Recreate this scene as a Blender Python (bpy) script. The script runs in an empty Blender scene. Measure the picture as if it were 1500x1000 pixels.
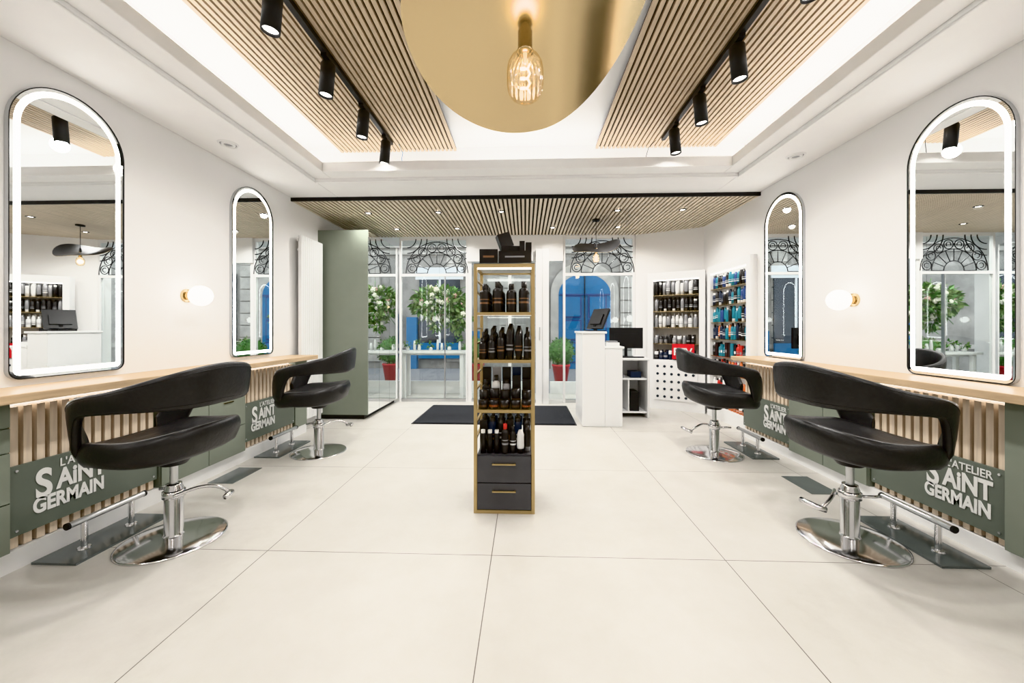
import bpy, math, random
from mathutils import Vector, Matrix
random.seed(7)
S = bpy.context.scene
COL = S.collection

# ------------------------------------------------------------------ materials
def mat(name, col, rough=0.5, metal=0.0, em=None, es=0.0, var=0.04, nscale=8.0, bump=0.0, stretch=None, coat=0.0):
    m = bpy.data.materials.new(name); m.use_nodes = True
    nt = m.node_tree; b = nt.nodes['Principled BSDF']
    b.inputs['Roughness'].default_value = rough
    b.inputs['Metallic'].default_value = metal
    if coat: b.inputs['Coat Weight'].default_value = coat
    tc = nt.nodes.new('ShaderNodeTexCoord'); mp = nt.nodes.new('ShaderNodeMapping')
    nt.links.new(tc.outputs['Object'], mp.inputs['Vector'])
    if stretch: mp.inputs['Scale'].default_value = stretch
    nz = nt.nodes.new('ShaderNodeTexNoise'); nz.inputs['Scale'].default_value = nscale
    nz.inputs['Detail'].default_value = 5
    nt.links.new(mp.outputs[0], nz.inputs['Vector'])
    cr = nt.nodes.new('ShaderNodeValToRGB')
    cr.color_ramp.elements[0].position = 0.3; cr.color_ramp.elements[1].position = 0.7
    lo = [max(0, c*(1-var)) for c in col]; hi = [min(1, c*(1+var)) for c in col]
    cr.color_ramp.elements[0].color = (*lo, 1); cr.color_ramp.elements[1].color = (*hi, 1)
    nt.links.new(nz.outputs['Fac'], cr.inputs['Fac'])
    nt.links.new(cr.outputs['Color'], b.inputs['Base Color'])
    if bump:
        bp = nt.nodes.new('ShaderNodeBump'); bp.inputs['Strength'].default_value = bump
        bp.inputs['Distance'].default_value = 0.01
        nt.links.new(nz.outputs['Fac'], bp.inputs['Height']); nt.links.new(bp.outputs[0], b.inputs['Normal'])
    if em:
        b.inputs['Emission Color'].default_value = (*em, 1); b.inputs['Emission Strength'].default_value = es
    return m

def glassmat(name, tint=(1,1,1), gl=0.07):
    m = bpy.data.materials.new(name); m.use_nodes = True
    nt = m.node_tree; nt.nodes.clear()
    o = nt.nodes.new('ShaderNodeOutputMaterial'); mx = nt.nodes.new('ShaderNodeMixShader')
    t = nt.nodes.new('ShaderNodeBsdfTransparent'); g = nt.nodes.new('ShaderNodeBsdfGlossy')
    t.inputs[0].default_value = (*tint, 1); g.inputs['Roughness'].default_value = 0.02
    mx.inputs[0].default_value = gl
    nt.links.new(t.outputs[0], mx.inputs[1]); nt.links.new(g.outputs[0], mx.inputs[2])
    nt.links.new(mx.outputs[0], o.inputs[0]); return m

WALL = mat('wall_paint', (.82,.81,.80), .6, var=.01, nscale=3)
CEIL = mat('ceiling_paint', (.85,.845,.84), .7, var=.01)
WHITE = mat('white_lacquer', (.80,.80,.795), .35, var=.01)
OAK = mat('oak_slat', (.58,.465,.34), .5, var=.14, nscale=6, stretch=(8,.6,8))
OAKC = mat('oak_slat_lightened', (.70,.61,.49), .5, var=.10, nscale=6, stretch=(8,.6,8))  # same oak, colour lightened to stand in for light on the canopy
OAKV = mat('oak_slat_vertical', (.66,.55,.43), .5, var=.14, nscale=6, stretch=(8,8,.6))
OAKTOP = mat('oak_counter', (.53,.39,.25), .4, var=.18, nscale=5, stretch=(7,.7,7))
BLACKB = mat('black_felt', (.026,.021,.017), .9, var=.1)
BLACK = mat('black_metal', (.012,.012,.013), .4, var=.1)
LEATHER = mat('black_leather', (.023,.023,.024), .36, var=.15, nscale=60, bump=.12)
CHROME = mat('chrome', (.74,.74,.75), .13, 1.0, var=.02)
STEEL = mat('brushed_steel', (.60,.61,.62), .28, 1.0, var=.03)
BRASS = mat('satin_brass', (.60,.475,.29), .22, 1.0, var=.015, nscale=2.5)
GOLD = mat('gold_frame', (.50,.38,.20), .38, .85, var=.05)
GREEN = mat('sage_lacquer', (.225,.25,.205), .45, var=.02)
GREEND = mat('sage_sign', (.140,.162,.135), .45, var=.02)
SIGNW = mat('sign_white', (.78,.78,.76), .5, var=.01)
MIRROR = mat('mirror_glass', (.90,.92,.92), .01, 1.0, var=.0)
LED = mat('led_white', (1,1,1), .5, em=(1,.99,.975), es=10)
LEDS = mat('led_strip_soft', (1,1,1), .5, em=(1,.975,.94), es=6)
LEDW = mat('lamp_lens', (1,1,1), .5, em=(1,.97,.92), es=14)
OPAL = mat('opal_glass', (1,1,1), .3, em=(1,.98,.95), es=6)
FIL = mat('filament', (1,.7,.4), .5, em=(1,.70,.36), es=25)
GLASS = glassmat('window_glass', (.97,.99,.985), .05)
BULBG = glassmat('bulb_glass', (1,.92,.78), .16)
GREYG = mat('grey_glass_plate', (.15,.17,.17), .12, .2, var=.04)
DRAWER = mat('charcoal_drawer', (.075,.075,.082), .45, var=.05)
MATM = mat('door_mat_fibre', (.02,.022,.027), .95, var=.4, nscale=120, bump=.5)
STONE = mat('street_stone', (.32,.30,.275), .85, var=.25, nscale=2.5, bump=.4)
STONEL = mat('light_stone', (.47,.44,.40), .85, var=.15, nscale=4, bump=.3)
BLUE = mat('blue_door_paint', (.010,.15,.34), .45, var=.1)
DARKW = mat('dark_window', (.05,.06,.075), .15, .3, var=.2)
ASPH = mat('street_asphalt', (.28,.28,.29), .9, var=.15, nscale=20)
LEAF = mat('leaf_green', (.08,.20,.045), .55, var=.45, nscale=14)
LEAF2 = mat('leaf_olive', (.20,.30,.11), .55, var=.35, nscale=14)
PINK = mat('flower_pink', (.80,.48,.46), .6, var=.15)
CREAM = mat('flower_cream', (.88,.85,.76), .6, var=.08)
RED = mat('red_pot', (.60,.02,.03), .35, var=.05)
P_BLK = mat('product_black', (.018,.016,.016), .28, var=.1)
P_COP = mat('product_copper', (.26,.15,.09), .35, .4, var=.1)
P_WHT = mat('product_white', (.75,.75,.74), .3, var=.02)
P_GRY = mat('product_grey', (.30,.30,.31), .3, .3, var=.05)
P_ORG = mat('product_orange', (.70,.20,.06), .35, var=.05)
P_RED = mat('product_red', (.55,.04,.03), .35, var=.05)
P_TEA = mat('product_teal', (.02,.20,.27), .35, var=.05)
P_BLU = mat('product_blue', (.03,.07,.22), .35, var=.05)
P_DK = mat('product_navy', (.02,.03,.06), .3, var=.05)

# tile floor
FLOOR = bpy.data.materials.new('porcelain_tile'); FLOOR.use_nodes = True
nt = FLOOR.node_tree; b = nt.nodes['Principled BSDF']; N = nt.nodes.new; L = nt.links.new
b.inputs['Roughness'].default_value = .38
geo = N('ShaderNodeNewGeometry'); sp = N('ShaderNodeSeparateXYZ'); L(geo.outputs['Position'], sp.inputs[0])
def groutmask(out, off, w=.0032):
    a = N('ShaderNodeMath'); a.operation='SUBTRACT'; L(out, a.inputs[0]); a.inputs[1].default_value = off - 120.0 - .6
    d = N('ShaderNodeMath'); d.operation='MODULO'; L(a.outputs[0], d.inputs[0]); d.inputs[1].default_value = 1.2
    e = N('ShaderNodeMath'); e.operation='SUBTRACT'; L(d.outputs[0], e.inputs[0]); e.inputs[1].default_value = .6
    f = N('ShaderNodeMath'); f.operation='ABSOLUTE'; L(e.outputs[0], f.inputs[0])
    g = N('ShaderNodeMath'); g.operation='LESS_THAN'; L(f.outputs[0], g.inputs[0]); g.inputs[1].default_value = w
    return g.outputs[0]
gx = groutmask(sp.outputs['X'], -.175, .0021); gy = groutmask(sp.outputs['Y'], 1.96, .0021)
mxm = N('ShaderNodeMath'); mxm.operation='MAXIMUM'; L(gx, mxm.inputs[0]); L(gy, mxm.inputs[1])
nz = N('ShaderNodeTexNoise'); nz.inputs['Scale'].default_value = 2.2; nz.inputs['Detail'].default_value = 12; nz.inputs['Roughness'].default_value=.7
L(geo.outputs['Position'], nz.inputs['Vector'])
cr = N('ShaderNodeValToRGB'); cr.color_ramp.elements[0].position=.3; cr.color_ramp.elements[1].position=.7
cr.color_ramp.elements[0].color=(.495,.475,.435,1); cr.color_ramp.elements[1].color=(.60,.58,.545,1)
L(nz.outputs['Fac'], cr.inputs['Fac'])
mc = N('ShaderNodeMix'); mc.data_type='RGBA'; L(mxm.outputs[0], mc.inputs[0]); L(cr.outputs['Color'], mc.inputs[6]); mc.inputs[7].default_value=(.14,.12,.10,1)
L(mc.outputs[2], b.inputs['Base Color'])

# ------------------------------------------------------------------ mesh helper
class M:
    def __init__(s): s.v=[]; s.f=[]; s.mi=[]; s.sm=[]; s.mats=[]
    def mid(s, m):
        if m not in s.mats: s.mats.append(m)
        return s.mats.index(m)
    def add(s, vs, fs, m, smooth=False, T=None):
        o=len(s.v); k=s.mid(m)
        for v in vs:
            v = Vector(v)
            s.v.append(T @ v if T is not None else v)
        for f in fs:
            s.f.append([i+o for i in f]); s.mi.append(k); s.sm.append(smooth)
    def box(s, x0,x1,y0,y1,z0,z1, m, T=None):
        vs=[(x,y,z) for x in (x0,x1) for y in (y0,y1) for z in (z0,z1)]
        fs=[(0,1,3,2),(4,6,7,5),(0,4,5,1),(2,3,7,6),(0,2,6,4),(1,5,7,3)]
        s.add(vs,fs,m,False,T)
    def cyl(s, p0,p1,r0,r1,m,n=20,T=None):
        p0=Vector(p0);p1=Vector(p1);d=(p1-p0).normalized()
        a=d.orthogonal().normalized();c=d.cross(a)
        vs=[]
        for p,r in ((p0,r0),(p1,r1)):
            for i in range(n):
                t=2*math.pi*i/n; vs.append(p+a*r*math.cos(t)+c*r*math.sin(t))
        s.add(vs,[(i,(i+1)%n,n+(i+1)%n,n+i) for i in range(n)],m,True,T)
        s.add(vs,[tuple(range(n))[::-1],tuple(range(n,2*n))],m,False,T)
    def lathe(s, prof,o,m,n=20,T=None,sx=1,sy=1):
        o=Vector(o); vs=[];fs=[]
        for r,z in prof:
            for i in range(n):
                t=2*math.pi*i/n; vs.append(o+Vector((r*sx*math.cos(t),r*sy*math.sin(t),z)))
        for j in range(len(prof)-1):
            for i in range(n):
                fs.append((j*n+i,j*n+(i+1)%n,(j+1)*n+(i+1)%n,(j+1)*n+i))
        s.add(vs,fs,m,True,T)
    def sphere(s,c,r,m,n=14,k=8,T=None,sc=(1,1,1)):
        prof=[(r*math.sin(math.pi*j/k)+1e-5, -r*math.cos(math.pi*j/k)*sc[2]) for j in range(k+1)]
        s.lathe(prof,c,m,n,T,sc[0],sc[1])
    def tube(s, pts,r,m,n=10,T=None):
        pts=[Vector(p) for p in pts]
        vs=[];fs=[];a=None
        for i,p in enumerate(pts):
            d=(pts[min(i+1,len(pts)-1)]-pts[max(i-1,0)]).normalized()
            a = d.orthogonal().normalized() if a is None else (a-d*a.dot(d)).normalized()
            c=d.cross(a)
            for j in range(n):
                t=2*math.pi*j/n; vs.append(p+a*r*math.cos(t)+c*r*math.sin(t))
        for i in range(len(pts)-1):
            for j in range(n):
                fs.append((i*n+j,i*n+(j+1)%n,(i+1)*n+(j+1)%n,(i+1)*n+j))
        fs.append(tuple(range(n))[::-1]); fs.append(tuple(range((len(pts)-1)*n,len(pts)*n)))
        s.add(vs,fs,m,True,T)
    def obj(s, name, parent=None, loc=(0,0,0), rz=0, bevel=0):
        me=bpy.data.meshes.new(name); me.from_pydata([tuple(v) for v in s.v],[],s.f)
        for m in s.mats: me.materials.append(m)
        me.polygons.foreach_set('material_index', s.mi); me.polygons.foreach_set('use_smooth', s.sm)
        me.update()
        o=bpy.data.objects.new(name,me); COL.objects.link(o)
        o.location=loc; o.rotation_euler=(0,0,rz)
        if parent: o.parent=parent
        if bevel:
            bm=o.modifiers.new('bevel','BEVEL'); bm.width=bevel; bm.segments=2; bm.limit_method='ANGLE'; bm.angle_limit=math.radians(50)
        return o
def empty(name, loc=(0,0,0), rz=0):
    o=bpy.data.objects.new(name,None); COL.objects.link(o); o.location=loc; o.rotation_euler=(0,0,rz); o.empty_display_size=.1; return o
def simple(name, x0,x1,y0,y1,z0,z1,m,bevel=0,parent=None):
    a=M(); a.box(x0,x1,y0,y1,z0,z1,m); return a.obj(name,parent,bevel=bevel)
def light(name, kind, loc, energy, col=(1,.98,.955), parent=None, rot=(0,0,0), **kw):
    d=bpy.data.lights.new(name,kind); d.energy=energy; d.color=col
    for k,v in kw.items(): setattr(d,k,v)
    o=bpy.data.objects.new(name,d); COL.objects.link(o); o.location=loc; o.rotation_euler=rot
    if parent: o.parent=parent
    return o

XL, XR, YB, YF = -2.70, 2.60, -2.6, 6.0
ZS = 2.69
# ------------------------------------------------------------------ shell
simple('floor', XL-.2, XR+.2, YB-.2, 6.85, -.1, 0, FLOOR)
simple('wall_left', XL-.15, XL, YB, 6.85, 0, 3.3, WALL)
simple('wall_right', XR, XR+.15, YB, 5.55, 0, 3.3, WALL)
simple('wall_back', XL-.15, XR+.15, YB-.15, YB, 0, 3.3, WALL)
a=M()
a.add([(2.6,5.55,0),(1.74,6.0,0),(1.74,6.2,0),(2.75,6.2,0),(2.75,5.55,0),(2.6,5.55,2.75),(1.74,6.0,2.75),(1.74,6.2,2.75),(2.75,6.2,2.75),(2.75,5.55,2.75)],
      [(0,1,6,5),(1,2,7,6),(2,3,8,7),(3,4,9,8),(4,0,5,9),(0,4,3,2,1),(5,6,7,8,9)],WALL)
a.obj('wall_front')
simple('ceiling', XL-.15, XR+.15, YB-.15, 6.85, 3.16, 3.3, CEIL)
a=M()
lx, ly = 1.98, 3.60
for (x0,x1,y0,y1) in ((XL,-lx-.17,YB,4.26),(lx+.12,XR,YB,4.26),(-lx-.17,lx+.12,ly+.17,4.26),(-lx-.17,lx+.12,YB,-1.6)):
    a.box(x0,x1,y0,y1,ZS,ZS+.12,CEIL)
for (x0,x1,y0,y1) in ((-lx-.17,-lx,-1.6,ly+.17),(lx-.03,lx+.12,-1.6,ly+.17),(-lx,lx-.03,ly,ly+.17)):
    a.box(x0,x1,y0,y1,ZS+.025,ZS+.12,CEIL)
for (x0,x1,y0,y1) in ((-lx-.20,-lx-.17,-1.6,ly+.20),(lx+.12,lx+.15,-1.6,ly+.20),(-lx-.17,lx+.12,ly+.17,ly+.20)):
    a.box(x0,x1,y0,y1,ZS-.012,ZS+.0,CEIL)
a.obj('trim_1',bevel=.006)
a=M()
a.box(-2.45,-2.38,YB,4.15,ZS+.12,3.16,CEIL); a.box(2.33,2.40,YB,4.15,ZS+.12,3.16,CEIL)
a.box(-2.38,2.33,4.08,4.15,ZS+.12,3.16,CEIL)
a.obj('trim_2')
def slat_panel(name,x0,x1,y0,y1,z,pitch=.043,w=.0265,t=.022,m=None):
    m = m or OAK
    a=M(); a.box(x0,x1,y0,y1,z+t,z+t+.012,BLACKB)
    n=int((x1-x0)/pitch); st=(x1-x0-w)/(n)
    for i in range(n+1):
        x=x0+i*st; a.box(x,x+w,y0,y1,z,z+t,m)
    return a.obj(name)
slat_panel('slatted_ceiling_panel',-1.97,-.73,-1.6,3.97,3.07)
slat_panel('slatted_ceiling_panel',.74,1.98,-1.6,3.97,3.07)
p=slat_panel('slatted_ceiling_canopy',XL,XR,4.26,6.02,2.655,.052,.030,.024,OAKC)
a=M(); a.box(XL,XR,4.235,4.255,2.65,2.70,BLACK); a.obj('edge_profile',p)
a=M(); a.box(XL,XR,4.256,6.85,2.70,2.75,CEIL); a.obj('trim_3')
def downlight(x,y,z,em=True):
    a=M(); a.lathe([(.028,0),(.045,0),(.045,-.006),(.03,-.008),(.028,0)],(x,y,z),BLACK,20)
    a.lathe([(.0001,-.003),(.028,-.003)],(x,y,z),LEDW if em else BLACK,20)
    return a.obj('recessed_downlight')
for x,y in ((-2.0,4.72),(-1.1,4.72),(-.3,4.72),(1.15,4.72),(1.95,4.72),(-1.9,5.5),(-1.0,5.5),(.4,5.5),(1.35,5.5),(-1.85,6.35),(-1.0,6.35),(1.2,6.35)):  # last three, behind the glass, are added to brighten the window display
    z=2.655 if y<6 else 2.70
    o=downlight(x,y,z)
    light('downlight_beam','SPOT',(x,y,z-.015),50,parent=o,spot_size=math.radians(158),spot_blend=.8,shadow_soft_size=.04)
for x,y in ((-2.42,2.98),(2.36,3.36)):
    a=M(); a.lathe([(.0001,-.006),(.030,-.006)],(x,y,ZS),P_GRY,28); a.lathe([(.030,-.004),(.034,-.014),(.046,-.014),(.050,-.004)],(x,y,ZS),WHITE,28)
    a.lathe([(.050,-.004),(.058,-.004)],(x,y,ZS),P_GRY,28); a.lathe([(.058,-.004),(.064,-.012),(.074,0)],(x,y,ZS),WHITE,28)
    a.obj('ceiling_air_vent')

for i,(x,y,sx,sy,e) in enumerate(((-2.2,1.2,.05,5.4,26),(2.15,1.2,.05,5.4,26),(0,3.85,4.0,.05,12),(0,-1.9,4,.05,20))):
    light('cove_led_strip','AREA',(x,y,ZS+.125),e,(1,.995,.98),rot=(math.pi,0,0),shape='RECTANGLE',size=sx,size_y=sy)

# ------------------------------------------------------------------ track lights
def track(x, ys):
    a=M(); a.box(x-.018,x+.018,-1.6,3.75,3.035,3.07,BLACK)
    o=a.obj('ceiling_light_track')
    for y in ys:
        r=.047
        b_=M(); b_.box(x-.02,x+.02,y-.06,y+.06,3.015,3.036,BLACK)
        b_.cyl((x,y,3.02),(x,y,2.985),.012,.012,BLACK,12)
        tilt=Matrix.Translation((x,y,2.98))@Matrix.Rotation(math.radians(5 if x<0 else -5),4,'Y')
        b_.lathe([(.0001,0.02),(r*.9,0.02),(r,.01),(r,-.20),(r*.86,-.20),(r*.80,-.185)],(0,0,0),BLACK,28,T=tilt)
        b_.lathe([(r*.80,-.185),(.0001,-.185)],(0,0,0),LEDW,28,T=tilt)
        f=b_.obj('track_spotlight')
        light('spot_beam','SPOT',(x,y,2.765),50,parent=f,spot_size=math.radians(164),spot_blend=.9,shadow_soft_size=.06)
    return o
track(-1.35,(-1.0,.4,1.97,2.53,3.10,3.60))  # first two heads on both tracks are unseen, added to light the room
track(1.36,(-1.0,.4,1.85,2.46,2.98,3.48))
a=M(); a.tube([(-1.28,3.76,3.05),(-1.25,3.80,2.98),(-1.27,3.82,2.92),(-1.24,3.83,2.86)],.003,BLUE); a.obj('track_cable')
a=M(); a.tube([(1.30,3.76,3.05),(1.24,3.82,3.0),(1.22,3.83,2.92),(1.20,3.84,2.84)],.003,BLACK); a.obj('track_cable')

# ------------------------------------------------------------------ arched mirrors
def arch(w,h,ins,cr=.05,n=28):
    pts=[]; hw=w/2-ins
    r=w/2
    c=max(cr-ins,.003)
    for i in range(7):
        t=-math.pi/2+ i/6*math.pi/2
        pts.append((max(hw-c,0)+c*math.cos(t), ins+c+c*math.sin(t)))
    for i in range(n+1):
        t=i/n*math.pi
        pts.append(((r-ins)*math.cos(t), h-r+(r-ins)*math.sin(t)))
    for i in range(7):
        t=math.pi+i/6*math.pi/2
        pts.append((-max(hw-c,0)+c*math.cos(t), ins+c+c*math.sin(t)))
    return pts
def mirror(side,yc,z0,h=1.65,w=.565):
    a=M()
    Xw = XL if side<0 else XR
    def P(u,z,d): return (Xw - side*d, yc+u, z0+z)
    def ring(i1,d1,i2,d2,m):
        A=arch(w,h,i1);B=arch(w,h,i2);n=len(A)
        a.add([P(u,z,d1) for u,z in A]+[P(u,z,d2) for u,z in B],[(i,(i+1)%n,n+(i+1)%n,n+i) for i in range(n)],m)
    ring(0,0,0,.024,STEEL); ring(0,.024,.005,.024,BLACK); ring(.005,.024,.005,.020,BLACK)
    ring(.005,.020,.022,.020,MIRROR); ring(.022,.0204,.050,.0204,LED)
    A=arch(w,h,.022); a.add([P(u,z,.020) for u,z in A],[tuple(range(len(A)))],MIRROR)
    a.obj('arched_led_mirror')
for y in (2.135,3.62,.62,-.90): mirror(-1,y,.915)  # last two on either wall are out of view, added for sideways light
for y in (2.345,3.86,.83,-.70): mirror(1,y,.885)

# ------------------------------------------------------------------ wall globes
def sconce(side,y,z):
    a=M(); X=XL if side<0 else XR; s=-side
    a.cyl((X,y,z),(X+s*.02,y,z),.052,.052,BRASS,28)
    a.cyl((X+s*.02,y,z),(X+s*.05,y,z),.03,.036,BRASS,24)
    a.sphere((X+s*.12,y,z),.080,OPAL,28,16)
    o=a.obj('globe_wall_lamp')
sconce(-1,2.90,1.445); sconce(1,3.06,1.41); sconce(-1,1.38,1.445); sconce(1,1.6,1.41); sconce(-1,-.14,1.445); sconce(1,.06,1.41)  # all but the first pair are unseen lamps added to brighten the walls

# ------------------------------------------------------------------ styling counters
def text_on(parent, s, size, side, X, y, z, sx=1.0, off=.002):
    c=bpy.data.curves.new('lettering','FONT'); c.body=s; c.size=size; c.extrude=.001; c.offset=off
    c.materials.append(SIGNW)
    o=bpy.data.objects.new('lettering',c); COL.objects.link(o); o.parent=parent
    if side<0: R=Matrix(((0,0,1),(1,0,0),(0,1,0)))
    else:      R=Matrix(((0,0,-1),(-1,0,0),(0,1,0)))
    o.matrix_world = Matrix.Translation((X,y,z)) @ R.to_4x4() @ Matrix.Diagonal((sx,1,1,1))
    return o
def side_counter(side, bays, yend, bw=.75):
    X=XL if side<0 else XR; s=-side
    def bx(a,d0,d1,y0,y1,z0,z1,m):
        xs=sorted((X+s*d0,X+s*d1)); a.box(xs[0],xs[1],y0,y1,z0,z1,m)
    a=M(); bx(a,0.002,.325,-2.0,yend,.835,.88,OAKTOP)
    top=a.obj('oak_styling_counter',bevel=.004)
    c=M(); zl = .10 if side<0 else .085
    bx(c,.002,.13,-2.0,yend-.02,zl,.834,GREEN)
    bx(c,.002,.20,-2.0,yend-.02,.0,zl,WHITE)
    bs=sorted(bays); edges=[]
    prev=-2.0
    for yc in bs: edges.append((prev,yc-bw/2)); prev=yc+bw/2
    edges.append((prev,yend-.02))
    for (y0,y1) in edges:
        if y1-y0<.05: continue
        bx(c,.13,.205,y0,y1,zl,.834,GREEN)
        if y1-y0<.3:
            continue
        n=2; w=(y1-y0)/n
        for k in range(n):
            ya=y0+k*w+.003; yb=y0+(k+1)*w-.003
            if k==(0 if side<0 else 1):
                bx(c,.205,.222,ya,yb,zl+.005,.83,GREEN)
            else:
                for z0,z1 in ((zl+.005,.34),(.346,.585),(.591,.705),(.711,.83)):
                    bx(c,.205,.222,ya,yb,z0,z1,GREEN)
                    bx(c,.222,.230,(ya+yb)/2-.05,(ya+yb)/2+.05,z1-.022,z1-.014,BRASS)
    for yc in bs:
        y0,y1=yc-bw/2,yc+bw/2
        bx(c,.13,.135,y0,y1,zl,.834,WHITE)
        n=14; p=(y1-y0-.02)/n
        for i in range(n):
            ys=y0+.01+i*p+.010
            bx(c,.135,.185,ys,ys+.032,zl+.005,.80,OAKV)
        bx(c,.14,.15,y0+.01,y1-.01,.812,.83,LEDS)
    cab=c.obj('sage_drawer_cabinet',bevel=0)
    dz0 = 0 if side<0 else -.038
    for yc in bs:
        g=M(); bx(g,.186,.200,yc-.365,yc+.365,.165+dz0,.51+dz0,GREEND)
        for dy in (-.34,.34):
            for dz in (.19,.485):
                xs=X+s*.2; g.cyl((xs,yc+dy,dz+dz0),(xs+s*.004,yc+dy,dz+dz0),.006,.006,STEEL,12)
        sg=g.obj('salon_sign_panel')
        Xt=X+s*.2025
        q = 1 if side<0 else -1
        st = (yc-.27) if side<0 else (yc+.005)
        d2=dz0
        text_on(sg,"L'ATELIER",.060,side,Xt,st+q*.10,.447+d2,.85,.0008)
        text_on(sg,"S",.205,side,Xt,st+q*.0,.315+d2,.74,.006)
        text_on(sg,"AiNT",.140,side,Xt,st+q*.090,.335+d2,.72,.005)
        text_on(sg,"GERMAIN",.104,side,Xt,st-q*.01,.243+d2,.72,.004)
side_counter(-1,(.58,2.10,3.62),4.23)
side_counter(1,(.80,2.325,3.85),4.24)

for (x,y) in ((-2.33,2.95),(2.15,2.92)):
    a=M(); a.box(x-.10,x+.10,y-.16,y+.16,0,.004,GREYG); a.obj('floor_shade_patch')  # thin dark slab standing in for reflection and recess shade on the floor

# ------------------------------------------------------------------ footrests
def footrest(x,y):
    a=M(); a.box(x-.12,x+.115,y-.25,y+.25,0,.012,GREYG)
    for dy in (-.12,.12):
        a.cyl((x,y+dy,.012),(x,y+dy,.155),.014,.014,CHROME,16)
        a.cyl((x,y+dy,.012),(x,y+dy,.02),.028,.026,CHROME,16)
    a.cyl((x,y-.19,.165),(x,y+.19,.165),.016,.016,STEEL,18)
    a.cyl((x,y-.20,.165),(x,y-.19,.165),.018,.018,BLACK,18); a.cyl((x,y+.19,.165),(x,y+.20,.165),.018,.018,BLACK,18)
    a.obj('chrome_footrest')
footrest(-2.36,2.05); footrest(-2.36,3.60)
footrest(2.18,2.18); footrest(2.18,3.72)

# ------------------------------------------------------------------ salon chairs
def sm(t): t=max(0,min(1,t)); return t*t*(3-2*t)
def foot(phi,a_,b_,n=2.5):
    c,s_=math.cos(phi),math.sin(phi)
    return Vector((-a_*math.copysign(abs(c)**(2/n),c), b_*math.copysign(abs(s_)**(2/n),s_),0))
def chair(loc,rz):
    root=empty('salon_styling_chair',loc,rz)
    OFF=Vector((.035,0,0))
    a=M(); NT=110; rings=[]
    K=20
    for i in range(NT+1):
        t=-1+2*i/NT; at=abs(t); phi=t*math.radians(150)
        zt=1.0-.14*sm(at*1.02)-.05*at
        if at>.80: zt-=.17*((at-.80)/.20)**2.2
        H=.225-.130*sm(at/.72)
        zb=zt-H
        q=sm((at-.66)/.22)**1.3; zb=zb*(1-q)+.485*q
        th=.019+.002*sm(at/.6)
        e=1e-3
        d=(foot(phi+e,.31,.322)-foot(phi-e,.31,.322)).normalized(); nrm=Vector((d.y,-d.x,0))
        if nrm.dot(foot(phi,.31,.322))<0: nrm=-nrm
        ring=[]
        for k in range(K):
            u=2*math.pi*k/K; cu,su=math.cos(u),math.sin(u)
            qq=math.copysign(abs(su)**.5,su); pp=math.copysign(abs(cu)**.9,cu)
            z=(zt+zb)/2+qq*(zt-zb)/2
            fl=1+.28*(max(z,.54)-.60)
            if z<.57: fl=fl-1.2*(.57-z)
            ring.append(foot(phi,.31,.322)*fl+nrm*pp*th+Vector((0,0,z))+OFF)
        rings.append(ring)
    vs=[v for r in rings for v in r]; fs=[]
    for i in range(NT):
        for k in range(K): fs.append((i*K+k,i*K+(k+1)%K,(i+1)*K+(k+1)%K,(i+1)*K+k))
    fs.append(tuple(range(K))); fs.append(tuple(range(NT*K,(NT+1)*K))[::-1])
    a.add(vs,fs,LEATHER,True)
    for kk in (2,K-2):
        a.tube([rings[i][kk] for i in range(6,NT-5)],.0020,BLACK,5)
    a.obj('backrest_band',root)
    a=M(); n=60
    prof=[(.001,.555),(.35,.557),(.60,.564),(.76,.580),(.86,.600),(.93,.612),(.975,.606),(1.01,.582),(1.02,.552),(1.0,.522),(.94,.498),(.82,.480),(.60,.464),(.35,.452),(.001,.448)]
    vs=[];fs=[]
    for r,z in prof:
        for i in range(n):
            ph=2*math.pi*i/n; v=foot(ph,.30,.314,2.5)*r
            if v.x>0: v.x*=1.04
            zz=z
            if v.x<0: zz+=.065*(v.x/.30)**2*(1 if z>.50 else .5)
            if v.x>.12 : zz-=.42*(v.x-.12)**1.3
            zz+=.015*(v.y/.30)**2*(1 if z>.5 else .3)
            vs.append(Vector((v.x,v.y,zz))+OFF)
    for j in range(len(prof)-1):
        for i in range(n): fs.append((j*n+i,j*n+(i+1)%n,(j+1)*n+(i+1)%n,(j+1)*n+i))
    a.add(vs,fs,LEATHER,True)
    a.cyl((0,0,.425),(0,0,.465),.06,.09,BLACK,24)
    a.obj('seat',root)
    a=M()
    a.lathe([(.0001,.030),(.05,.028),(.15,.018),(.235,.010),(.245,.006),(.245,0),(.0001,0)],(0,0,0),CHROME,64)
    a.lathe([(.05,.025),(.043,.04),(.043,.29),(.036,.305),(.036,.315),(.0001,.315)],(0,0,0),CHROME,32)
    a.cyl((0,0,.31),(0,0,.43),.019,.019,STEEL,20)
    a.lathe([(.0435,.235),(.052,.24),(.052,.275),(.0435,.28)],(0,0,0),CHROME,32)
    pts=[]
    for i in range(15):
        u=i/14; pts.append((-.045-.20*u, .05-.15*math.sin(u*1.6), .262+.035*math.sin(u*math.pi)-.035*u))
    a.tube(pts,.009,CHROME,12)
    a.tube([(-.225,-.11,.222),(-.262,-.095,.232),(-.285,-.055,.238),(-.29,-.02,.238)],.015,CHROME,12)
    a.tube([(.045,-.03,.258),(.09,-.05,.265),(.13,-.04,.262)],.008,CHROME,10)
    a.obj('chrome_pedestal',root)
chair((-1.98,2.05,0),math.pi+math.radians(-2))
chair((-1.98,3.54,0),math.pi+math.radians(12))
chair((1.82,2.17,0),math.radians(2))
chair((1.79,3.62,0),math.radians(-8))

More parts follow.
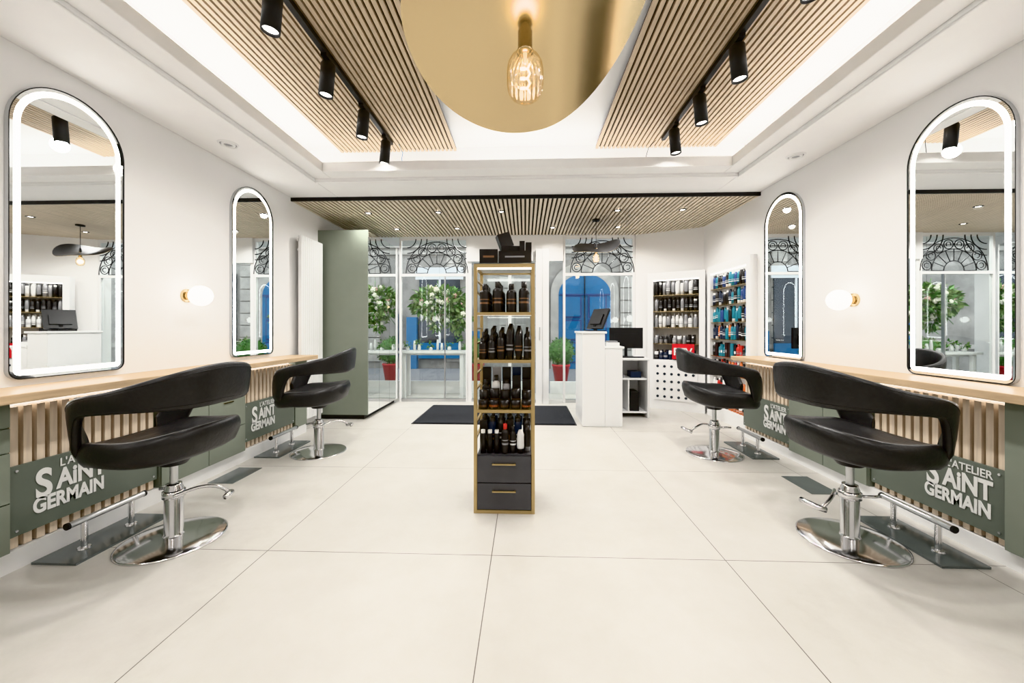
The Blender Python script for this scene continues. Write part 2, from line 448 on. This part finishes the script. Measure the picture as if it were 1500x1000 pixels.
# ------------------------------------------------------------------ products
def bottle(a,x,y,z,r,h,body,cap,label=None,T=None,kind=0):
    if kind==0:
        a.lathe([(.0001,0),(r*.95,0),(r,.006),(r,h*.68),(r*.85,h*.76),(r*.42,h*.80),(r*.42,h*.83)],(x,y,z),body,14,T)
        a.lathe([(r*.5,h*.82),(r*.5,h),(.0001,h)],(x,y,z),cap,12,T)
    elif kind==1:
        a.lathe([(.0001,0),(r*.8,0),(r*.8,h*.2)],(x,y,z),cap,14,T)
        a.lathe([(r*.9,h*.2),(r,h*.3),(r*.95,h*.8),(r*.5,h),(.0001,h)],(x,y,z),body,14,T,1.0,.8)
    elif kind==2:
        a.lathe([(.0001,0),(r,0),(r,h*.8),(r*.7,h*.86)],(x,y,z),body,14,T)
        a.lathe([(r*.75,h*.84),(r*.75,h*.99),(.0001,h)],(x,y,z),cap,14,T)
    elif kind==3:
        a.lathe([(.0001,0),(r,0),(r,h*.6)],(x,y,z),body,16,T)
        a.lathe([(r*1.04,h*.6),(r*1.04,h),(.0001,h)],(x,y,z),cap,16,T)
    elif kind==4:
        a.box(x-r,x+r,y-r*.7,y+r*.7,z,z+h,body,T)
        if label: a.box(x-r*.7,x+r*.7,y-r*.7-.001,y+r*.7+.001,z+h*.3,z+h*.5,label,T)
        return
    if label:
        a.lathe([(r*1.02,h*.30),(r*1.02,h*.36)],(x,y,z),label,14,T)
        a.lathe([(r*1.02,h*.44),(r*1.02,h*.47)],(x,y,z),label,14,T)

# ------------------------------------------------------------------ central display tower
def display():
    root=empty('retail_display_tower',(0,0,0))
    x0,x1,y0,y1,H=-.330,.062,2.40,2.76,1.60
    f=.022
    a=M()
    for x in (x0,x1-f):
        for y in (y0,y1-f): a.box(x,x+f,y,y+f,0,H,GOLD)
    for z in (0,H-f):
        a.box(x0+f,x1-f,y0,y0+f,z,z+f,GOLD); a.box(x0+f,x1-f,y1-f,y1,z,z+f,GOLD)
        a.box(x0,x0+f,y0+f,y1-f,z,z+f,GOLD); a.box(x1-f,x1,y0+f,y1-f,z,z+f,GOLD)
    for z in (.46,.56,.78,.88,1.08,1.18,1.42,1.50):
        for x in (x0,x1-f*.7): a.box(x,x+f*.7,y0+f,y1-f,z,z+.012,GOLD)
    a.obj('gold_frame',root,bevel=.0015)
    a=M()
    shelves=(.655,.975,1.28)
    for z in shelves:
        a.box(x0+.004,x1-.004,y0+.004,y1-.004,z,z+.008,GOLD)
        a.box(x0+f,x1-f,y0-.0005,y0+.010,z-.010,z+.010,GOLD)
    a.box(x0+f,x1-f,y0+f,y1-f,H-.012,H-.004,WHITE)
    a.box(x0+.004,x1-.004,y0+.004,y1-.004,H-.003,H+.006,GREYG)
    a.box(x0+f,x1-f,y0+.03,y0+.04,H-.03,H-.013,LEDS)
    for z in shelves: a.box(x0+f,x1-f,y0+.014,y0+.020,z-.010,z-.002,LEDS)
    a.obj('shelves',root)
    a=M(); a.box(x0+f,x1-f,y0+.012,y1-.01,.022,.375,DRAWER)
    for z0,z1 in ((.028,.195),(.201,.368)):
        a.box(x0+f+.002,x1-f-.002,y0-.004,y0+.012,z0,z1,DRAWER)
        a.box(-.135-.075,-.135+.075,y0-.020,y0-.010,z1-.052,z1-.044,GOLD)
        for dx in (-.07,.07): a.box(-.135+dx-.004,-.135+dx+.004,y0-.012,y0-.004,z1-.052,z1-.044,GOLD)
    a.obj('drawers',root)
    a=M(); a.box(x0+f,x1-f,y1-.012,y1-.008,.375,H-.03,GLASS); a.obj('glass_back',root)
    a=M()
    z=1.289
    for j,yy in enumerate((y0+.07,y0+.15,y0+.23,y0+.30)):
        for i in range(4):
            xx=x0+.065+i*.087+random.uniform(-.005,.005)
            bottle(a,xx,yy,z,.033,.19+.014*(i%2),P_BLK,P_BLK,P_COP if j==0 else P_GRY,kind=0)
    z=.984
    for j,yy in enumerate((y0+.055,y0+.12,y0+.185,y0+.25,y0+.31)):
        for i,(k,h) in enumerate(((0,.17),(0,.19),(0,.18),(1,.205),(1,.19),(0,.18))):
            xx=x0+.052+i*.059
            bottle(a,xx,yy,z,.026,h*(.82 if j==0 and i<2 else 1)+.008*j,P_BLK,P_BLK,(P_COP,P_GRY)[(i+j)%2],kind=k)
    z=.664
    for i in range(5): bottle(a,x0+.055+i*.071,y0+.05,z,.031,.055,P_BLK,P_BLK,P_ORG if i in(1,4) else P_COP,kind=3)
    for i in range(5): bottle(a,x0+.055+i*.071,y0+.115,z,.031,.11+.01*(i%2),P_BLK,P_BLK,P_COP,kind=3)
    for i in range(5): bottle(a,x0+.06+i*.07,y0+.19,z,.028,.17+.03*(i%2),(P_BLK,P_WHT,P_GRY,P_BLK,P_BLK)[i],P_BLK,P_GRY,kind=(0,0,2,4,4)[i])
    for i in range(5): bottle(a,x0+.06+i*.07,y0+.27,z,.030,.25,(P_BLK,P_GRY,P_BLK,P_DK,P_BLK)[i],P_BLK,P_COP,kind=4)
    z=.376
    for i in range(3): bottle(a,x0+.055+i*.045,y0+.05,z,.019,.15,P_BLK,P_WHT,None,kind=2)
    bottle(a,x0+.20,y0+.045,z,.024,.19,P_BLK,P_RED,P_GRY,kind=0)
    bottle(a,x0+.25,y0+.06,z,.022,.17,P_BLK,P_BLK,P_WHT,kind=0)
    bottle(a,x0+.30,y0+.05,z,.024,.15,P_WHT,P_BLK,None,kind=1); bottle(a,x0+.345,y0+.08,z,.022,.17,P_BLK,P_GRY,None,kind=1)
    for j in range(3):
        for i in range(6): bottle(a,x0+.05+i*.058,y0+.14+j*.075,z,.025,.19+.025*((i+j)%3),(P_BLK,P_DK,P_BLK)[i%3],P_BLK,(P_WHT,P_COP)[i%2],kind=(4,2,0)[(i+j)%3])
    a.obj('hair_products',root)
    a=M(); z=H+.007
    def carton(cx,cy,w,d,h,zz,rz,m=P_BLK,lab=None):
        T=Matrix.Translation((cx,cy,zz))@Matrix.Rotation(rz,4,'Z')
        a.box(-w/2,w/2,-d/2,d/2,0,h,m,T)
        if lab: a.box(-w*.3,w*.3,-d/2-.001,-d/2,h*.45,h*.58,lab,T)
    carton(-.245,2.56,.12,.2,.10,z,.05,P_BLK,P_COP); carton(-.065,2.46,.21,.10,.078,z,-.03,P_BLK,P_GRY)
    carton(-.09,2.62,.16,.14,.14,z,.1,P_BLK,P_COP)
    carton(-.02,2.55,.035,.07,.165,z,0,P_BLK,P_GRY); carton(.022,2.57,.040,.07,.16,z,0.05,P_BLK,P_COP)
    carton(-.25,2.62,.09,.08,.125,z,0,P_DK,P_GRY)
    T=Matrix.Translation((-.125,2.60,z+.135))@Matrix.Rotation(-.35,4,'Y')@Matrix.Rotation(.3,4,'Z')
    a.box(-.045,.045,-.03,.03,0,.10,P_BLK,T)
    a.obj('cartons',root)
display()

# ------------------------------------------------------------------ pendants
def pendant(x,y,z,ztop,rz,r=.31,glow=4,tilt=-.30):
    root=empty('brass_disc_pendant_lamp',(x,y,z),rz)
    a=M(); nr,na=18,96
    def h(px,py):
        v=tilt*py - .30*py*abs(py)*(1 if tilt<0 else -.3) + .12*px*px
        if px>.05: v+=1.5*(px-.05)**2
        if px<-.12: v-=(.5 if tilt<0 else 1.4)*(px+.12)**2
        return v+.01
    vt=[];vb=[]
    for i in range(nr+1):
        for j in range(na):
            t=2*math.pi*j/na
            sn=math.sin(t)
            R=r*(1+.03*math.cos(2*t+.3)+.025*math.cos(3*t-.4))*(1-.30*sn*sn*(1 if sn<0 else 0))*i/nr+1e-4
            px,py=R*math.cos(t),R*sn
            zz=h(px,py)
            vb.append((px,py,zz)); vt.append((px,py,zz+.004))
    fs=[(i*na+j,i*na+(j+1)%na,(i+1)*na+(j+1)%na,(i+1)*na+j) for i in range(nr) for j in range(na)]
    a.add(vb,fs,BRASS,True); a.add(vt,fs,BLACK,True)
    e=nr*na
    a.add([vb[e+j] for j in range(na)]+[vt[e+j] for j in range(na)],[(j,(j+1)%na,na+(j+1)%na,na+j) for j in range(na)],BRASS,True)
    a.obj('disc_shade',root)
    a=M(); a.lathe([(.0001,.03),(.013,.03),(.015,.0),(.018,-.005),(.018,-.05),(.020,-.052),(.020,-.058),(.0001,-.058)],(0,0,0),BRASS,24)
    a.cyl((0,0,.02),(0,0,.07),.016,.012,BLACK,16)
    a.cyl((0,0,.07),(0,0,ztop-z-.02),.0035,.0035,BLACK,8)
    a.lathe([(.0001,ztop-z),(.05,ztop-z),(.05,ztop-z-.02),(.0001,ztop-z-.024)],(0,0,0),BLACK,28)
    a.obj('socket_and_cord',root)
    a=M(); n=80; vs=[];fs=[]
    prof=[(.016,-.052),(.020,-.058),(.034,-.070),(.042,-.085),(.0445,-.10),(.0445,-.135),(.042,-.152),(.034,-.167),(.02,-.177),(.001,-.181)]
    for rr,zz in prof:
        for i in range(n):
            t=2*math.pi*i/n; q=rr*(1+.025*math.cos(20*t)); vs.append((q*math.cos(t),q*math.sin(t),zz))
    for j in range(len(prof)-1):
        for i in range(n): fs.append((j*n+i,j*n+(i+1)%n,(j+1)*n+(i+1)%n,(j+1)*n+i))
    a.add(vs,fs,BULBG,True); a.obj('bulb_glass',root)
    a=M()
    pts=[(.012*math.cos(u*.9),.012*math.sin(u*.9),-.085-.0035*u) for u in range(22)]
    a.tube(pts,.0022,FIL,6); a.cyl((0,0,-.058),(0,0,-.085),.005,.003,P_WHT,8)
    a.obj('filament',root)
    light('bulb_light','POINT',(0,0,-.12),glow,(1,.86,.68),parent=root,shadow_soft_size=.03)
pendant(0,.94,1.935,3.16,0,.305,.9)
pendant(.96,5.12,2.25,2.655,math.radians(8),.31,2,.42)

# ------------------------------------------------------------------ radiator
a=M()
for i in range(11):
    y=4.28+i*.042; a.box(-2.64,-2.60,y,y+.039,.10,2.27,WHITE)
a.box(-2.655,-2.625,4.28,4.735,.18,.22,WHITE); a.box(-2.655,-2.625,4.28,4.735,2.2,2.24,WHITE)
for y in (4.35,4.65):
    for z in (.3,2.1): a.box(-2.697,-2.64,y,y+.03,z,z+.03,WHITE)
a.cyl((-2.63,4.30,.0),(-2.63,4.30,.18),.01,.01,WHITE,10)
a.obj('vertical_radiator',bevel=.003)

# ------------------------------------------------------------------ tall green cabinet with mirrored doors
a=M()
a.box(XL+.002,-2.06,4.80,5.98,.06,2.46,GREEN); a.box(XL+.01,-2.10,4.83,5.95,0,.06,BLACK)
a.box(-2.06,-2.04,4.80,4.82,.06,2.46,GREEN)
for y0,y1 in ((4.824,5.20),(5.204,5.59),(5.594,5.98)):
    a.box(-2.06,-2.045,y0,y1,.06,2.46,MIRROR)
a.obj('tall_mirrored_wardrobe')

a=M(); a.box(-1.39,.61,4.62,5.70,0,.012,MATM); a.box(-1.41,.63,4.60,5.72,0,.007,BLACK)
a.obj('entrance_door_mat')

# ------------------------------------------------------------------ shopfront
def fx(name,bars,glass):
    a=M()
    for x0,x1,z0,z1,m in bars: a.box(x0,x1,YF,YF+.05,z0,z1,m)
    for x0,x1,z0,z1 in glass: a.box(x0,x1,YF+.02,YF+.026,z0,z1,GLASS)
    return a.obj(name)
w1=fx('window_1',[(-2.03,-2.00,0,2.655,WHITE),(-.95,-.925,0,2.655,WHITE),(-2.0,-.95,2.02,2.06,WHITE),(-2.0,-.95,0,.05,STEEL),(-2.0,-.95,2.60,2.655,WHITE),(-1.30,-1.285,.05,2.02,STEEL)],
      [(-2.0,-.95,.05,2.02),(-2.0,-.95,2.06,2.60)])
w2=fx('window_2',[(.605,.64,0,2.655,WHITE),(1.70,1.735,0,2.655,WHITE),(.64,1.70,2.02,2.06,WHITE),(.64,1.70,0,.05,STEEL),(.64,1.70,2.60,2.655,WHITE)],
      [(.64,1.70,.05,2.02),(.64,1.70,2.06,2.60)])
a=M()
a.box(-.92,-.86,YF,YF+.06,0,2.25,WHITE)
a.box(-.92,.60,YF-.04,YF+.10,2.25,2.655,WHITE)
a.box(-.27,-.22,YF,YF+.05,0.05,2.25,WHITE); a.box(-.86,.17,YF,YF+.05,0,.05,STEEL)
a.box(-.86,.17,YF+.02,YF+.028,.05,2.25,GLASS)
a.box(.37,.60,YF+.02,YF+.028,.05,2.25,GLASS)
a.box(-.30,-.285,YF-.04,YF-.03,.9,1.3,STEEL)
a.box(.17,.37,YF-.12,YF+.10,0,2.42,WHITE); a.box(.27,.275,YF-.125,YF-.12,0,2.40,STEEL)
a.cyl((.225,YF-.14,1.0),(.225,YF-.14,1.2),.008,.008,STEEL,10)
for z in (1.0,1.2): a.cyl((.225,YF-.14,z),(.225,YF-.12,z),.006,.006,STEEL,8)
a.obj('door_1')
def decal(name,cx,half,parent):
    a=M(); zc=2.07; Y=YF-.002
    def arc(x,z,r,t0,t1,w=.006,n=22):
        pts=[]
        for i in range(n+1):
            t=t0+(t1-t0)*i/n; px=x+r*math.cos(t); pz=z+r*math.sin(t)
            if pz>2.63 or pz<2.065 or abs(px-cx)>half: 
                if len(pts)>1: a.tube(pts,w,BLACK,5)
                pts=[]; continue
            pts.append((px,Y,pz))
        if len(pts)>1: a.tube(pts,w,BLACK,5)
    for r in (.15,.33,.50): arc(cx,zc,r,0,math.pi,n=40,w=.007)
    for k in range(9):
        t=math.pi*k/8
        pts=[(cx+r*math.cos(t),Y,max(2.066,zc+r*math.sin(t))) for r in (.15,.33)]
        a.tube(pts,.006,BLACK,5)
    for k in range(8):
        t=math.pi*(k+.5)/8
        x=cx+.41*math.cos(t); z=zc+.41*math.sin(t)
        arc(x,z,.07,0,2*math.pi,.007); arc(x,z,.035,t-2.2,t+2.2,.006)
    for q in (-1,1):
        for k in range(3): arc(cx+q*(half-.02),2.62,.14+.09*k,0,2*math.pi,.008,n=40)
    a.obj(name,parent)
decal('ornament_decal',-1.42,.50,w1); decal('ornament_decal',1.22,.50,w2)

simple('trim_4',-2.7,.10,6.78,6.85,0,.22,WHITE)
simple('trim_5',.45,1.74,6.78,6.85,0,.22,WHITE)

a=M()
a.box(-2.15,-.98,6.25,6.60,.76,.80,WHITE)
for x in (-2.08,-1.10):
    for y in (6.28,6.52): a.box(x,x+.06,y,y+.05,0,.76,WHITE)
a.box(-2.1,-1.05,6.40,6.42,.72,.76,WHITE)
a.obj('white_console_table',bevel=.003)
def foliage(a,c,rx,ry,rz_,n,size,ms,flow=0):
    for i in range(n):
        while True:
            p=Vector((random.uniform(-1,1),random.uniform(-1,1),random.uniform(-1,1)))
            if .35<p.length<1: break
        q=Vector((c[0]+p.x*rx,c[1]+p.y*ry,c[2]+p.z*rz_))
        d=(p+Vector((random.uniform(-.7,.7),random.uniform(-.7,.7),random.uniform(-.9,.5)))).normalized()
        s=d.orthogonal().normalized(); s=Matrix.Rotation(random.uniform(0,6.28),3,d)@s
        l=size*random.uniform(.7,1.4); w=l*.28; nn=d.cross(s)*l*.12
        a.add([q,q+d*l*.4+s*w+nn,q+d*l,q+d*l*.4-s*w+nn],[(0,1,2,3)],random.choice(ms),False)
    for i in range(flow):
        p=Vector((random.gauss(0,1),random.gauss(0,1)-.9,random.gauss(0,1)+.2)).normalized()*random.uniform(.75,1.1)
        q=(c[0]+p.x*rx,c[1]+p.y*ry,c[2]+p.z*rz_)
        r=random.uniform(.025,.045); m=random.choice((PINK,CREAM,CREAM))
        a.sphere(q,r,m,9,6,sc=(1,1,.8))
        for k in range(5):
            t=k*1.257; a.sphere((q[0]+r*.7*math.cos(t),q[1]-r*.3,q[2]+r*.7*math.sin(t)),r*.55,m,7,4)
a=M()
for x,hh,rr,g in ((-2.02,.07,.028,1),(-1.90,.17,.022,0),(-1.82,.11,.026,1),(-1.62,.06,.03,1),(-1.50,.19,.020,0),(-1.43,.13,.022,0),(-1.30,.07,.03,1),(-1.12,.16,.022,1)):
    y=6.40
    a.lathe([(.0001,0),(rr,0),(rr*1.15,hh*.5),(rr*.7,hh),(rr*.6,hh)],(x,y,.801),P_WHT,18)
    if g: foliage(a,(x,y,.83+hh),.05,.05,.05,26,.045,(LEAF,LEAF2))
a.obj('row_of_small_vases')
a=M()
foliage(a,(-1.48,6.45,1.62),.48,.22,.27,760,.10,(LEAF,LEAF2,LEAF2),26)
foliage(a,(-1.15,6.45,1.38),.22,.15,.25,200,.10,(LEAF,LEAF2),4)
foliage(a,(-1.55,6.45,1.32),.10,.10,.20,80,.10,(LEAF,LEAF2),1)
for x,z in ((-1.95,1.85),(-1.0,1.9),(-1.5,2.0),(-.98,1.25),(-1.85,1.25),(-2.0,1.5)):
    a.tube([(-1.48,6.45,1.6),((x-1.48)/2,6.42,(z+1.62)/2+.05),(x,6.4,z)],.005,LEAF,5)
a.cyl((-1.48,6.45,1.85),(-1.48,6.45,2.70),.002,.002,BLACK,6)
a.obj('hanging_flower_arrangement')
def boxwood(x,y,s=1.0):
    a=M(); a.lathe([(.0001,0),(.13*s,0),(.19*s,.36*s),(.20*s,.36*s),(.20*s,.40*s),(.17*s,.40*s),(.0001,.36*s)],(x,y,0.0),RED,28)
    a.sphere((x,y,.68*s),.27*s,LEAF,20,12)
    foliage(a,(x,y,.68*s),.30*s,.30*s,.30*s,900,.05,(LEAF,LEAF2,LEAF))
    a.obj('boxwood_ball_in_red_pot')
boxwood(.78,8.2); boxwood(-1.10,8.3); boxwood(-3.35,8.3)

# ------------------------------------------------------------------ street
simple('ground',-14,14,6.85,14,-.12,-.005,ASPH)
root=empty('stone_building_facade',(0,0,0))
BY=11.0
a=M(); a.box(-13,13,BY,BY+.4,-.005,9,STONE)
for z in (.6,3.35,3.55,6.4): a.box(-13,13,BY-.06,BY,z,z+.12,STONEL)
for k in range(9):
    z=.2+k*.36
    for x in (.20,2.75,-.75,-2.3,4.4): a.box(x,x+.42,BY-.05,BY,z,z+.33,STONEL)
for x in (-6,-3.9,-1.75,.7,2.9,5):
    a.box(x,x+1.0,BY-.03,BY+.02,3.9,5.9,DARKW); a.box(x-.12,x,BY-.08,BY,3.8,6.0,STONEL); a.box(x+1,x+1.12,BY-.08,BY,3.8,6.0,STONEL)
    a.box(x,x+1.0,BY-.13,BY-.11,3.7,3.74,BLACK)
    for q in range(11): a.box(x+q*.1,x+q*.1+.015,BY-.13,BY-.115,3.7,4.35,BLACK)
a.obj('stone_wall',root)
def archpoly(a,xc,w,hs,ht,y,m,n=20):
    pts=[(xc-w/2,y,0),(xc+w/2,y,0)]
    for i in range(n+1):
        t=i/n*math.pi; pts.append((xc+w/2*math.cos(t),y,hs+(ht-hs)*math.sin(t)))
    a.add(pts,[tuple(range(len(pts)))],m)
a=M(); xc=1.72
archpoly(a,xc,1.95,2.2,3.1,BY-.07,STONEL); archpoly(a,xc,1.5,2.15,2.75,BY-.075,BLUE)
for q in (-1,1):
    for z0,z1 in ((.2,.75),(.85,1.4),(1.5,2.1)):
        x=xc+q*.36
        a.box(x-.27,x+.27,BY-.10,BY-.076,z0-.03,z1+.03,P_BLU); a.box(x-.22,x+.22,BY-.13,BY-.10,z0+.02,z1-.02,BLUE)
a.box(xc-.012,xc+.012,BY-.12,BY-.076,0,2.72,BLACK); a.box(xc-.72,xc+.72,BY-.12,BY-.076,2.13,2.17,P_BLU)
a.obj('blue_arched_door',root)
a=M()
a.box(-5.6,-3.75,BY-.15,BY,.35,1.6,BLUE); a.box(-5.4,-3.95,BY-.17,BY-.15,.9,1.5,DARKW)
a.box(-3.1,-1.9,BY-.10,BY,.3,2.6,DARKW); a.box(-3.2,-1.8,BY-.14,BY-.10,2.6,2.95,WHITE)
a.box(-2.52,-2.46,BY-.13,BY-.10,.3,2.6,WHITE); a.box(-3.12,-1.88,BY-.16,BY-.10,.3,.75,BLUE)
a.box(-3.45,-3.15,BY-.2,BY-.02,0,1.5,BLUE); a.box(-1.7,-1.2,BY-.2,BY-.06,0,1.1,BLUE)
a.box(3.3,5.0,BY-.1,BY,.5,2.8,DARKW)
a.obj('opposite_shopfront',root)

# ------------------------------------------------------------------ reception desk
a=M()
a.box(.690,.96,4.55,5.15,0,1.12,WHITE); a.box(.675,.98,4.53,5.17,1.12,1.145,WHITE)
a.box(.96,1.17,4.55,5.15,0,.94,WHITE); a.box(.96,1.19,4.54,5.17,.94,.965,WHITE)
a.box(1.17,1.64,5.0,5.45,.76,.79,WHITE)
a.box(1.61,1.64,5.0,5.45,0,.76,WHITE); a.box(1.17,1.20,5.0,5.45,0,.76,WHITE); a.box(1.17,1.64,5.42,5.45,0,.76,WHITE)
a.box(1.2,1.61,5.02,5.42,.50,.52,WHITE); a.box(1.2,1.61,5.02,5.42,.06,.08,WHITE)
a.box(1.36,1.38,5.02,5.42,.08,.5,WHITE)
a.box(1.40,1.52,5.06,5.3,.08,.34,BLACK); a.box(1.22,1.34,5.1,5.3,.52,.56,P_GRY); a.box(1.42,1.56,5.1,5.3,.52,.60,P_DK)
desk=a.obj('reception_desk',bevel=.006)
def monitor(name,x,y,z,w,h,rz,tilt,stand=.10):
    T=Matrix.Translation((x,y,z))@Matrix.Rotation(rz,4,'Z')
    a=M(); a.box(-.10,.10,-.08,.08,0,.012,BLACK,T); a.box(-.02,.02,-.015,.015,.012,stand+.05,BLACK,T)
    T2=T@Matrix.Translation((0,-.01,stand))@Matrix.Rotation(tilt,4,'X')
    a.box(-w/2,w/2,-.015,.015,0,h,BLACK,T2); a.box(-w/2+.01,w/2-.01,.015,.017,.01,h-.01,DARKW,T2)
    a.box(-w/3,w/3,-.03,-.015,h*.2,h*.7,BLACK,T2)
    a.obj(name)
monitor('touchscreen_terminal',.90,4.85,1.147,.30,.28,math.radians(-62),math.radians(-25),.03)
monitor('desktop_monitor',1.38,5.2,.792,.44,.28,math.radians(-12),0,.12)
a=M(); a.box(1.25,1.58,5.04,5.12,.792,.806,BLACK); a.obj('keyboard')
a=M(); a.box(.99,1.15,4.62,4.80,.967,1.01,P_WHT); a.box(1.01,1.13,4.63,4.75,1.01,1.03,P_GRY); a.obj('card_terminal')

# ------------------------------------------------------------------ product wall cabinets
def niche(origin,end,z0,z1,rows,kind):
    o=Vector((*origin,0)); e=Vector((*end,0)); d=(e-o); W=d.length; ang=math.atan2(d.y,d.x)
    a=M(); D=.16; fr=.075
    zi0,zi1=z0,z1-.10
    a.box(0,fr,0,D,0,z1,WHITE); a.box(W-fr,W,0,D,0,z1,WHITE); a.box(fr,W-fr,0,D,zi1,z1,WHITE)
    a.box(fr,W-fr,D-.02,D,0,zi1,STONEL if kind==1 else WHITE)
    a.box(fr,W-fr,0,D-.02,0,zi0,WHITE)
    a.box(fr,W-fr,.01,.02,zi1-.02,zi1-.005,LEDS)
    if kind==1:
        a.box(fr+.02,W-fr-.02,-.012,0,.14,z0-.03,WHITE)
        for i in range(6):
            for j in range(5):
                x=fr+.07+i*(W-2*fr-.14)/5; z=.19+j*.11
                a.cyl((x,-.016,z),(x,-.0115,z),.019,.019,DARKW,14)
        a.box(fr+.27,fr+.56,-.02,-.012,zi0+.02,zi0+.24,RED)
    n=len(rows); hh=(zi1-zi0)/n
    for r,(cols,knd,h) in enumerate(rows):
        z=zi0+r*hh
        a.box(fr,W-fr,.01,D-.02,z-.004,z+.004,BRASS if r else WHITE)
        x=fr+.04; 
        while x<W-fr-.03:
            w=random.uniform(.022,.03)
            m=random.choice(cols); 
            bottle(a,x,.05,z+.005,w,h*random.uniform(.85,1.05),m,random.choice((P_BLK,P_WHT,m)),random.choice((None,P_WHT,P_GRY)),kind=random.choice(knd))
            if hh>.2: bottle(a,x+.01,.11,z+.005,w*.85,h*1.08,m,m,None,kind=random.choice(knd))
            x+=w*2+.008
    ob=a.obj('hair_product_wall_cabinet',None,(o.x,o.y,0),ang)
    if kind==1:
        c=bpy.data.curves.new('lettering','FONT'); c.body='REV'; c.size=.145; c.extrude=.001; c.offset=.003; c.materials.append(SIGNW)
        t=bpy.data.objects.new('lettering',c); COL.objects.link(t); t.parent=ob; t.location=(fr+.285,-.022,zi0+.08); t.rotation_euler=(math.pi/2,0,0)
niche((1.83,5.68),(2.49,5.29),.72,2.0,[((P_BLK,P_DK),(0,3),.13),((P_GRY,P_BLK),(3,0),.12),((P_WHT,P_WHT,P_GRY),(0,1),.19),((P_BLK,P_GRY,P_BLK),(2,1),.19),((P_BLK,P_GRY,P_WHT),(1,2),.20)],1)
niche((2.50,5.25),(2.52,4.30),.16,2.02,[((P_BLK,P_ORG),(3,),.08),((P_ORG,P_WHT,P_RED),(3,0),.16),((P_RED,P_ORG,P_DK),(0,1),.18),((P_RED,P_BLK,P_TEA),(0,4),.17),((P_TEA,P_DK,P_ORG,P_BLK),(1,0),.2),((P_TEA,P_BLU,P_BLK),(0,1),.19),((P_BLU,P_DK,P_TEA,P_BLK),(2,1),.19),((P_ORG,P_TEA,P_BLU,P_BLK),(1,2),.18)],0)

# ------------------------------------------------------------------ world and camera
w=bpy.data.worlds.new('sky'); S.world=w; w.use_nodes=True
bg=w.node_tree.nodes['Background']; bg.inputs[0].default_value=(.88,.94,1,1); bg.inputs[1].default_value=2.0
try: S.view_settings.view_transform='Khronos PBR Neutral'
except Exception: S.view_settings.view_transform='Standard'
S.view_settings.look='None'
S.view_settings.exposure=0.12
cd=bpy.data.cameras.new('camera'); cam=bpy.data.objects.new('camera',cd); COL.objects.link(cam)
cam.location=(0,0,1.19); cam.rotation_euler=(math.pi/2,0,math.radians(2.0))
cd.sensor_width=36; cd.lens=550/1500*36; cd.shift_y=-20/1500; cd.clip_start=.05
S.camera=cam
